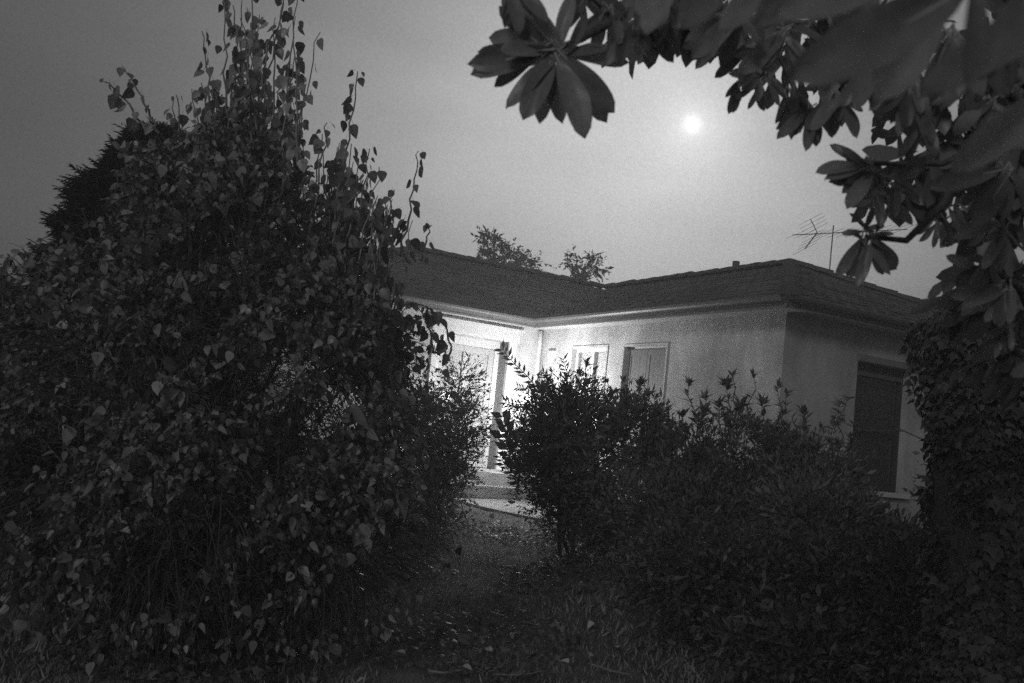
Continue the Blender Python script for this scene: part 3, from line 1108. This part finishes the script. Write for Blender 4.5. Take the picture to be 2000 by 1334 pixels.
for px, py, st, lv, sz in ((1150, 712, (1165, 790), 18, .12), (1130, 730, (1160, 800), 10, .10), (1195, 765, (1185, 830), 20, .12), (1225, 770, (1215, 840), 18, .11), (1245, 745, (1250, 830), 26, .12), (1265, 775, (1262, 840), 18, .11),
                           (1185, 740, (1190, 800), 10, .09), (1215, 745, (1220, 820), 12, .10), (1280, 810, (1275, 870), 16, .10)):
    rosette(dome, px, py, 10.6, st, lv, sz)
for px, py, st, lv, sz in ((1345, 742, (1352, 850), 14, .11), (1432, 722, (1440, 840), 10, .08), (1418, 745, (1435, 840), 22, .12), (1467, 735, (1462, 850), 10, .10), (1380, 770, (1385, 850), 14, .11), (1520, 755, (1510, 840), 12, .10),
                           (1540, 760, (1515, 830), 9, .09), (1405, 790, (1410, 860), 18, .12), (1450, 795, (1455, 870), 18, .12), (1490, 790, (1490, 860), 20, .12), (1370, 805, (1375, 870), 18, .12), (1525, 800, (1520, 870), 18, .11),
                           (1325, 815, (1330, 880), 14, .11), (1570, 810, (1570, 880), 16, .11), (1600, 830, (1595, 900), 14, .1), (1640, 790, (1625, 880), 12, .11), (1655, 770, (1630, 880), 10, .09), (1630, 820, (1900, 890), 14, .1)):
    rosette(big, px, py, 9.5, st, lv, sz)


for k in range(70):      # young shoots standing out of the bush tops
    px = random.uniform(1290, 1660)
    py = 835 + .10 * abs(px - 1430) + random.uniform(-30, 70)
    rosette(big, px, py, random.uniform(9.0, 9.8), (px + random.uniform(-14, 14), py + random.uniform(40, 80)), random.randint(8, 18), random.uniform(.07, .12), random.randint(1, 3))
for k in range(44):
    a = random.uniform(R(175), R(365))
    px, py = 1115 + 118 * math.cos(a) * random.uniform(.6, 1.0), 850 + 125 * math.sin(a) * random.uniform(.75, 1.02)
    rosette(dome, px, py, 10.2, (1115 + (px - 1115) * .6, 850 + (py - 850) * .6), random.randint(8, 14), random.uniform(.05, .085), 3, 'domeleaf')


def pinnate(parent, pts_, depth, cnt, size, mat='domeleaf', wide=1.0):
    P3 = [at(x_, y_, depth) for x_, y_ in pts_]
    mb = MB().tube(P3, [.007 - .005 * i / (len(P3) - 1) for i in range(len(P3))], 4)
    for k in range(cnt):
        t = (k + .5) / cnt * (len(P3) - 1)
        i = min(int(t), len(P3) - 2)
        p = P3[i].lerp(P3[i + 1], t - i)
        ax = (P3[i + 1] - P3[i]).normalized()
        for s in (-1, 1):
            perp = ax.cross(Vector((0, 1, 0))).normalized() * s
            d = (perp * .8 + ax * .7 + Vector((random.uniform(-.2, .2), random.uniform(-.3, .3), random.uniform(-.2, .3)))).normalized()
            x = d.cross(Vector((random.uniform(-.3, .3), 1, random.uniform(-.3, .3)))).normalized()
            z = x.cross(d)
            q = size * random.uniform(.6, 1.1)
            mb.add([p + (x * v[0] * wide + d * v[1] + z * v[2]) * q for v in LEAF_LANCE], LEAF_LANCE_F)
    mb.build('shoot', M[mat], parent)


pinnate(dome, [(1060, 770), (1030, 735), (1000, 705), (980, 680)], 10.7, 11, .12, wide=1.3)
pinnate(dome, [(1040, 790), (1010, 790), (985, 785)], 10.7, 7, .11)
pinnate(dome, [(1020, 830), (1005, 800), (985, 785)], 10.6, 6, .10)
pinnate(dome, [(1015, 870), (990, 845), (980, 810)], 10.6, 7, .17, wide=2.2)
pinnate(dome, [(1015, 930), (995, 890), (980, 850)], 10.6, 7, .17, wide=2.2)
pinnate(dome, [(1015, 950), (990, 915), (975, 890)], 10.6, 7, .12, wide=1.4)
pinnate(dome, [(1115, 740), (1105, 720), (1100, 700)], 10.8, 6, .10)
pinnate(dome, [(1085, 760), (1072, 740), (1060, 728)], 10.8, 6, .10)
pinnate(dome, [(1040, 780), (1025, 760), (1010, 755)], 10.8, 6, .10)

# ivy column at the right
ivb = base_at(1915, 5.6)
ivt = wempty('ivy_column', ivb)
tag(ivt, 'tall trunk thickly wrapped in small leaved ivy at the right edge', 'ivy')
tp = at(1905, 600, 5.6)
MB().tube([ivb - Vector((0, 0, .1)), ivb + Vector((0, 0, .7)), Vector((tp.x, tp.y, tp.z - .4)), Vector((tp.x + .05, tp.y, tp.z))], [.24, .22, .2, .12], 12).build('trunk', M['bark'], ivt, True)
n_ = 23000
u = rng.random(n_)
ang = rng.uniform(0, 2 * np.pi, n_)
lump = 1 + .10 * np.sin(ang * 4 + u * 19) + .08 * np.sin(ang * 7 - u * 33)
rad = (0.37 + 0.05 * np.sin(u * 9)) * lump * (0.78 + .25 * rng.random(n_)) * np.clip((1.02 - u) * 9, 0.25, 1)
cx_ = ivb.x + 0.12 + (tp.x - ivb.x) * u
P = np.stack([cx_ + np.cos(ang) * rad, ivb.y + np.sin(ang) * rad, ivb.z + .02 + u * (tp.z + .12 - ivb.z)], 1)
D = np.stack([np.cos(ang) * .5, np.sin(ang) * .5, -np.ones(n_)], 1) + rng.normal(0, .4, (n_, 3))
N = np.stack([np.cos(ang), np.sin(ang), np.full(n_, .3)], 1) + rng.normal(0, .4, (n_, 3))
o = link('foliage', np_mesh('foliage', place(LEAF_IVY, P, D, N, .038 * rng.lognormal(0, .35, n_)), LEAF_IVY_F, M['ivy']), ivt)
o['kind'] = 'stuff'

# clipped hedge further right and behind, closing the garden
hb = base_at(2080, 7.5)
hedge = wempty('garden_hedge', hb)
tag(hedge, 'dark hedge behind the ivy wrapped trunk at the right edge', 'hedge')
crown(hedge, 'foliage', [ell(2010, 900, 130, 330, 7.5, .9), ell(2150, 850, 160, 400, 7.6, .9), ell(1960, 1080, 130, 180, 7.3, .8)], 4000, 5, .2, .06, LEAF_SMALL, LEAF_SMALL_F, M['ivy'], hang=.2, core=3000, core_size=.12)

# ------------------------------------------------------------------ far trees behind the roof
def far_tree(label, els, px, depth, n_twig, size):
    b = base_at(px, depth)
    t = wempty('distant_tree', b)
    tag(t, label, 'tree', 'trees behind the roof')
    c0 = Vector(els[0][0])
    MB().tube(limb_pts(b, c0 - Vector((0, 0, .3)), 6, .02), [.16, .14, .12, .1, .07, .04], 7).build('trunk', M['bark'], t, True)
    for c_, r_ in els:
        for k in range(7):
            e = Vector(c_) + Vector(unit(rng.normal(size=3)) * r_ * .8)
            MB().tube(limb_pts(c0 - Vector((0, 0, .5)), e, 5, .06), [.03, .025, .02, .014, .006], 4).build('limb', M['bark'], t, True)
    crown(t, 'foliage', els, n_twig, 7, .35, size, LEAF_SMALL, LEAF_SMALL_F, M['far'], hang=.3, inner=.2, front=.5, droop=.2)


far_tree('leafy treetop rising behind the ridge of the main roof', [ell(965, 490, 24, 30, 30, .5), ell(990, 515, 38, 34, 30, .7), ell(1030, 525, 26, 26, 30, .5), ell(955, 475, 16, 18, 30, .3)], 985, 30, 260, .13)
far_tree('small sparse treetop behind the roof valley', [ell(1135, 522, 34, 18, 32, .5), ell(1160, 525, 16, 20, 32, .3), ell(1115, 515, 16, 12, 32, .3)], 1135, 32, 110, .12)

# ------------------------------------------------------------------ television antenna and wires
an_foot = at(1618, 520, 16.5)
ant = wempty('television_antenna', (an_foot.x, an_foot.y, 4.3))
tag(ant, 'spiky television antenna on a thin mast above the wing roof', 'antenna')
m_top = at(1628, 440, 16.5)
MB().tube([(m_top.x - .02, m_top.y, 4.2), m_top], .010, 6).build('mast', M['metal'], ant)
a_, b_ = at(1548, 459, 16.3), at(1772, 448, 16.8)
MB().tube([a_, b_], .008, 5).build('boom', M['metal'], ant)
for k in range(13):
    p = a_.lerp(b_, .02 + k * .078)
    v = (Vector((.55, -.35, .26)) * (0.24 + .016 * k))
    MB().tube([p - v, p + v], .0035, 4).build('element', M['metal'], ant)
c_ = at(1596, 454, 16.4)
for e in ((1583, 428), (1572, 486)):
    MB().tube([c_, at(e[0], e[1], 16.3)], .010, 4).build('reflector_arm', M['metal'], ant)
    for k in range(4):
        q = c_.lerp(at(e[0], e[1], 16.3), (k + 1) / 4)
        MB().tube([q - Vector((.16, -.1, .10)), q + Vector((.16, -.1, .10))], .0035, 4).build('element', M['metal'], ant)

# ------------------------------------------------------------------ big leaved tree arching over the camera
mg_me = []
for k in range(6):
    vs, fs = [], []
    nu, nv = 4, 11
    for j in range(nv + 1):
        t = j / nv
        w_ = 0.42 * (t ** .95) * ((1 - t) ** .60) * (0.74 + .06 * k)
        if j == 0:
            w_ = 0.012
        for i in range(nu + 1):
            s = i / nu * 2 - 1
            z = 0.06 * abs(s) * math.sin(math.pi * t) - (0.05 + .07 * (k % 4)) * t * t + 0.015 * math.sin(9 * t + 3 * s + k)
            vs.append((s * w_ + .05 * (k % 3 - 1) * t * t, t, z))
    for j in range(nv):
        for i in range(nu):
            a = j * (nu + 1) + i
            fs.append((a, a + 1, a + nu + 2, a + nu + 1))
    mb = MB().add(vs, fs)
    mb.tube([(0, -.10, .0), (0, .0, .008), (0, .5, -.02 - .0175 * (k % 4))], [.020, .018, .007], 4, False)
    mg = mb.mesh('leaf', M['magnolia'], True)
    mg.materials.append(M['petiole'])  # pale stalk and midrib, with their bright glint put into the colour
    for q in range(len(fs), len(mg.polygons)):
        mg.polygons[q].material_index = 1
    mg_me.append(mg)

tb_ = Vector((1.95, 3.1, 0.0))
mag = wempty('magnolia_tree', tb_)
tag(mag, 'big leaved evergreen tree arching overhead from the right, leaves in whorls', 'tree')
tr = [tb_ + Vector((0, 0, -.1)), tb_ + Vector((.03, .02, .8)), tb_ + Vector((-.02, 0, 1.6)), tb_ + Vector((.05, -.05, 2.3)), tb_ + Vector((-.05, -.2, 3.0))]
MB().tube(tr, [.12, .10, .09, .075, .05], 10).build('trunk', M['bark'], mag, True)


def limb(pts_, r0, r1, name='branch'):
    P3 = [p if isinstance(p, Vector) else at(*p) for p in pts_]
    n2 = len(P3)
    MB().tube(P3, [r0 + (r1 - r0) * i / (n2 - 1) for i in range(n2)], 7).build(name, M['bark'], mag, True)


limb([tr[3], (1900, -150, 2.7), (1600, -90, 2.5), (1350, -30, 2.35), (1200, 40, 2.3), (1090, 100, 2.25)], .03, .008)
limb([(1600, -90, 2.5), (1500, 60, 2.6), (1560, 190, 2.5), (1600, 240, 2.4)], .014, .005)
limb([tr[3], (1950, 150, 2.6), (1905, 290, 2.55), (1845, 395, 2.55), (1770, 470, 2.5), (1690, 462, 2.5)], .02, .006)
limb([(1905, 290, 2.55), (1840, 320, 2.5), (1710, 320, 2.4)], .010, .006)
limb([(1890, 300, 2.7), (1845, 385, 2.75), (1838, 430, 2.7)], .008, .005)
limb([tr[2], (1990, 560, 2.6), (1930, 520, 2.5)], .016, .006)
limb([tr[3], (2050, -80, 1.6), (1850, -80, 1.15)], .02, .008)


def lf(bx, by, tx, ty, db, dt, wide=1.0, face=None):
    b, t_ = at(bx, by, db), at(tx, ty, dt)
    n3 = face or (random.uniform(-.5, .5), -1.0, random.uniform(-.6, .5))
    return leaf_obj(mg_me, mag, b, t_ - b, n3, (t_ - b).length)


# the large whorl near the middle of the top edge
random.seed(42)
for tx, ty, dd in ((918, 142, .02), (932, 104, .0), (985, 200, -.03), (1010, 190, .02), (1048, 232, .03), (1075, 190, -.02), (1098, 236, .03),
                   (1156, 256, -.05), (1204, 214, -.02), (1120, 190, -.03), (945, 62, .05), (968, 10, .0), (925, 120, -.04), (960, 165, .03), (1030, 225, -.04), (1180, 240, .04), (1000, -8, .05), (1040, 10, -.05), (1110, -20, .0), (1150, 30, -.06), (1190, 90, .03), (985, 95, -.1), (1230, 128, .05)):
    bx, by = 1088 + random.uniform(-22, 22), 100 + random.uniform(-14, 14)
    lf(bx, by, tx, ty, 2.25 + random.uniform(-.02, .02), 2.25 + dd + random.uniform(-.03, .03))


random.seed(43)


def whorl(px, py, depth, cnt, ang0, spread, length, lo_=.7):
    for k in range(cnt):
        a = R(ang0 + random.uniform(-spread, spread))
        l_ = length * .9 * random.uniform(lo_ - .1, 1.1)
        pix = l_ * FPX / depth
        dz = random.uniform(-.55, .55) * l_
        bx, by = px + random.uniform(-14, 14), py + random.uniform(-10, 10)
        lf(bx, by, bx + math.cos(a) * pix * .92, by + math.sin(a) * pix * .92, depth, depth + dz)


for args in ((1000, -40, 2.2, 5, 90, 50, .13), (1140, -20, 2.3, 8, 80, 60, .14), (1190, 20, 2.3, 10, 80, 60, .13), (1250, 40, 2.3, 11, 85, 55, .13), (1280, -40, 2.2, 8, 90, 60, .15), (1310, 20, 2.35, 9, 90, 50, .13), (1370, -20, 2.3, 10, 90, 60, .13),
             (1420, 50, 2.5, 11, 100, 70, .13), (1470, 90, 2.6, 12, 110, 70, .13), (1490, 150, 2.6, 10, 110, 70, .11), (1540, 180, 2.5, 10, 100, 60, .12), (1590, 215, 2.45, 9, 100, 50, .12),
             (1450, 160, 2.7, 5, 130, 40, .09), (1440, 20, 2.2, 9, 90, 90, .15), (1530, 60, 2.3, 10, 90, 90, .16),
             (1700, 330, 2.4, 14, 150, 100, .12), (1720, 370, 2.45, 9, 150, 110, .11), (1735, 350, 2.4, 8, 20, 70, .12),
             (1690, 462, 2.5, 11, 80, 60, .13), (1700, 462, 2.5, 4, 200, 40, .09), (1700, 455, 2.5, 4, 320, 40, .08),
             (1838, 425, 2.7, 7, 110, 60, .11), (1860, 400, 2.6, 6, 20, 60, .12), (1930, 520, 2.5, 13, 130, 80, .12), (1960, 560, 2.4, 10, 110, 70, .13), (1960, 640, 2.5, 8, 120, 60, .10),
             (1930, 200, 2.2, 10, 100, 70, .15), (1960, 330, 2.2, 11, 110, 70, .15), (1900, 120, 2.0, 9, 100, 70, .15), (1780, 150, 2.1, 10, 100, 60, .15), (1700, 120, 2.2, 10, 100, 60, .15),
             (1640, 180, 2.4, 8, 90, 50, .14), (1800, 230, 2.3, 8, 95, 40, .13), (1960, 440, 2.3, 8, 110, 60, .13), (1860, 60, 1.8, 7, 95, 50, .16), (1980, 60, 1.8, 6, 100, 50, .16)):
    whorl(*args)
# the mass of leaves further back at the right edge
els_m = [ell(1960, 320, 90, 130, 3.0, .3), ell(1950, 560, 70, 90, 3.0, .25), ell(1850, 180, 120, 80, 3.0, .3), ell(1700, 110, 110, 80, 3.0, .3), ell(1980, 120, 90, 140, 3.0, .3),
         ell(1560, 60, 90, 70, 3.0, .3), ell(1330, 10, 160, 60, 2.9, .3), ell(1970, 700, 50, 60, 3.0, .2), ell(1900, 430, 50, 60, 3.0, .2), ell(1910, 560, 60, 60, 3.0, .2), ell(1760, 330, 60, 50, 3.0, .2), ell(1870, 300, 50, 50, 3.0, .2)]
Pm, Nm, _ = sample_shell(els_m, 900, .15, .5)
LEAF_BIG = np.array([(0, 0, 0), (.10, .3, .03), (.19, .62, .03), (.13, .86, 0), (0, 1, -.06), (-.13, .86, 0), (-.19, .62, .03), (-.10, .3, .03), (0, .3, 0), (0, .62, -.01), (0, .86, -.03)])
LEAF_BIG_F = [(0, 1, 8), (8, 1, 2, 9), (9, 2, 3, 10), (10, 3, 4), (0, 8, 7), (8, 9, 6, 7), (9, 10, 5, 6), (10, 4, 5)]
Dm = unit(Nm * .5 + rng.normal(0, .5, (900, 3)) + np.array([0, 0, -.8]))
o = link('foliage', np_mesh('foliage', place(LEAF_BIG, Pm, Dm, rng.normal(size=(900, 3)) + np.array([0, -.6, 0]), 0.125 * rng.lognormal(0, .2, 900)), LEAF_BIG_F, M['leathery']), mag)
o['kind'] = 'stuff'
# the nearest leaves, out of focus
for args in ((1900, -30, 1590, 155, .95, .90), (1780, -70, 1560, 15, 1.0, .92), (1890, -60, 1930, 150, .8, .78), (2040, -60, 1960, 110, .85, .8),
             (1720, -60, 1640, 120, 1.05, 1.0), (1850, -60, 1720, 190, 1.1, 1.05), (2050, 60, 1800, 150, 1.0, .95), (1640, -80, 1480, 40, 1.1, 1.05), (2060, 180, 1900, 300, 1.1, 1.05),
             (1560, -90, 1400, 45, 1.25, 1.2), (1450, -80, 1330, 50, 1.4, 1.35), (1330, -80, 1260, 60, 1.5, 1.45)):
    lf(*args)

# ------------------------------------------------------------------ grass, litter
n_ = 95000
gy_ = 4.6 + 10.5 * rng.random(n_) ** 1.25
gx_ = (rng.random(n_) * 1.2 - .6) * gy_
keep = np.ones(n_, bool)
pp = np.array([(p.x, p.y) for p in pts])
for i in range(0, len(pp), 2):
    keep &= ((gx_ - pp[i, 0]) ** 2 + (gy_ - pp[i, 1]) ** 2) > 0.66 ** 2
gx_, gy_ = gx_[keep], gy_[keep]
n_ = len(gx_)
clump = 0.5 + .5 * np.sin(gx_ * 2.3 + 1.3 * np.sin(gy_ * 1.9)) * np.cos(gy_ * 2.1 + gx_)
P = np.stack([gx_, gy_, ground_z(gx_, gy_) - .005], 1)
D = np.stack([rng.normal(0, .55, n_), rng.normal(0, .55, n_), np.ones(n_)], 1)
N = rng.normal(size=(n_, 3))
S = (.022 + .04 * clump) * rng.lognormal(0, .35, n_)
BLADE = np.array([(.08, 0, 0), (-.08, 0, 0), (.06, .55, .06), (-.06, .55, .06), (0, 1, .22)])
grass = link('grass', np_mesh('grass', place(BLADE, P, D, N, S), [(0, 2, 3, 1), (2, 4, 3)], M['grass']))
grass['kind'] = 'stuff'
tag(grass, 'rough dark lawn grass between the bushes', 'grass')
# low weeds among the grass
n_ = 30000
wy = 4.8 + 7.5 * rng.random(n_)
wx = (rng.random(n_) * 1.1 - .55) * wy
wc = np.sin(wx * 3.1 + 2 * np.sin(wy * 1.1)) + np.cos(wy * 2.7 - wx * 1.4)
k_ = wc > .1
wx, wy = wx[k_], wy[k_]
n_ = len(wx)
P = np.stack([wx, wy, ground_z(wx, wy) + .02 + .10 * rng.random(n_) ** 2], 1)
D = np.stack([rng.normal(0, 1, n_), rng.normal(0, 1, n_), rng.uniform(-.2, .7, n_)], 1)
N = np.array([0, -.2, 1.0]) + rng.normal(0, .5, (n_, 3))
weeds = link('weed_cover', np_mesh('weed_cover', place(LEAF_IVY, P, D, N, .035 * rng.lognormal(0, .35, n_)), LEAF_IVY_F, M['smallleaf']))
weeds['kind'] = 'stuff'
tag(weeds, 'broad leaved weeds growing low through the lawn', 'weeds')

fl_me = []
for k in range(4):
    v = LEAF_BROAD.copy()
    v[:, 2] = .35 * np.abs(v[:, 0]) * (1 + .5 * k) - .1 * v[:, 1] * (k - 1)
    fl_me.append(MB().add([tuple(q) for q in v], LEAF_BROAD_F).mesh('fallen_leaf', M['litter']))
spots = [(975, 1142), (970, 1158), (890, 1035), (940, 1025), (905, 1148), (917, 1153), (870, 1177), (825, 1155), (825, 1192), (1010, 1040), (785, 1148), (770, 1147),
         (695, 1142), (960, 1278), (680, 1260), (1140, 1142), (1150, 1285), (1205, 1270), (1160, 1220), (790, 1285), (712, 1328), (1090, 1220), (1210, 1330), (1180, 1100),
         (1060, 1130), (850, 1120), (900, 1310), (540, 1300), (1020, 1200), (930, 1210), (1110, 1300), (1265, 1115), (1235, 1060), (1150, 1058)]
for k, (px, py) in enumerate(spots):
    d = ray(px, py)
    t_ = 5.0
    while t_ < 14 and (EYE + d * t_).z > float(ground_z((EYE + d * t_).x, (EYE + d * t_).y)) + .045:
        t_ += .03
    p = EYE + d * t_
    o = link('fallen_leaf', fl_me[k % 4])
    o.location = (p.x, p.y, float(ground_z(p.x, p.y)) + .055)
    o.rotation_euler = (random.uniform(-.5, .5), random.uniform(-.5, .5), random.uniform(0, 6.28))
    s = random.uniform(.06, .10)
    o.scale = (s, s, s)
    tag(o, 'pale dry fallen leaf lying in the dark grass', 'leaf', 'fallen leaves on the lawn')
tw_spots = [([(835, 1313), (870, 1317), (905, 1311)], 'curved pale stick lying in the grass at the bottom edge'),
            ([(965, 1320), (1010, 1322), (1060, 1314)], 'straight pale stick lying right of the curved stick'),
            ([(1155, 1300), (1190, 1312), (1230, 1320)], 'crooked pale stick farthest right along the bottom edge')]
for pl_, lab in tw_spots:
    q = []
    for px, py in pl_:
        d = ray(px, py)
        t_ = 4.5
        while t_ < 14 and (EYE + d * t_).z > float(ground_z((EYE + d * t_).x, (EYE + d * t_).y)) + .06:
            t_ += .02
        q.append(EYE + d * t_ + Vector((0, 0, .01)))
    o = MB().tube(bend(q, 4, .012), [.004, .006, .007, .006, .007, .006, .005, .004, .003], 5).build('fallen_stick', M['palebark'])
    tag(o, lab, 'stick', 'sticks on the lawn')

# ------------------------------------------------------------------ moon and night mist
mp_ = EYE + MOON * 900
me = MB()
n_lat, n_lon = 14, 24
vs = [(0, 0, 1)] + [(math.sin(math.pi * i / n_lat) * math.cos(2 * math.pi * j / n_lon), math.sin(math.pi * i / n_lat) * math.sin(2 * math.pi * j / n_lon), math.cos(math.pi * i / n_lat))
                    for i in range(1, n_lat) for j in range(n_lon)] + [(0, 0, -1)]
fs = [(0, 1 + j, 1 + (j + 1) % n_lon) for j in range(n_lon)]
for i in range(n_lat - 2):
    for j in range(n_lon):
        a = 1 + i * n_lon
        fs.append((a + j, a + n_lon + j, a + n_lon + (j + 1) % n_lon, a + (j + 1) % n_lon))
e_ = len(vs) - 1
fs += [(e_, e_ - n_lon + (j + 1) % n_lon, e_ - n_lon + j) for j in range(n_lon)]
rad_ = 900 * 4.2 / FPX
moon = me.add([(x * rad_, y * rad_, z * rad_) for x, y, z in vs], fs).build('moon', emit('moon_glow', 1.6), None, True)
moon.location = mp_
tag(moon, 'bright full moon glowing through thin mist above the roof', 'moon')

hz = MB().box(-112, 112, -42, 162, -1.1, 8.6)
hm, nt = mat_new('night_mist')
out = nt.nodes.new('ShaderNodeOutputMaterial')
pv = nt.nodes.new('ShaderNodeVolumePrincipled')
pv.inputs['Color'].default_value = grey(0.95)
pv.inputs['Density'].default_value = 0.016
pv.inputs['Anisotropy'].default_value = 0.45
nt.links.new(pv.outputs[0], out.inputs['Volume'])
haze = hz.build('haze', hm)
haze['kind'] = 'stuff'
tag(haze, 'thin night mist hanging over the whole garden', 'mist')
for o in scene.objects:
    if 'world_parts' in o:
        del o['world_parts']
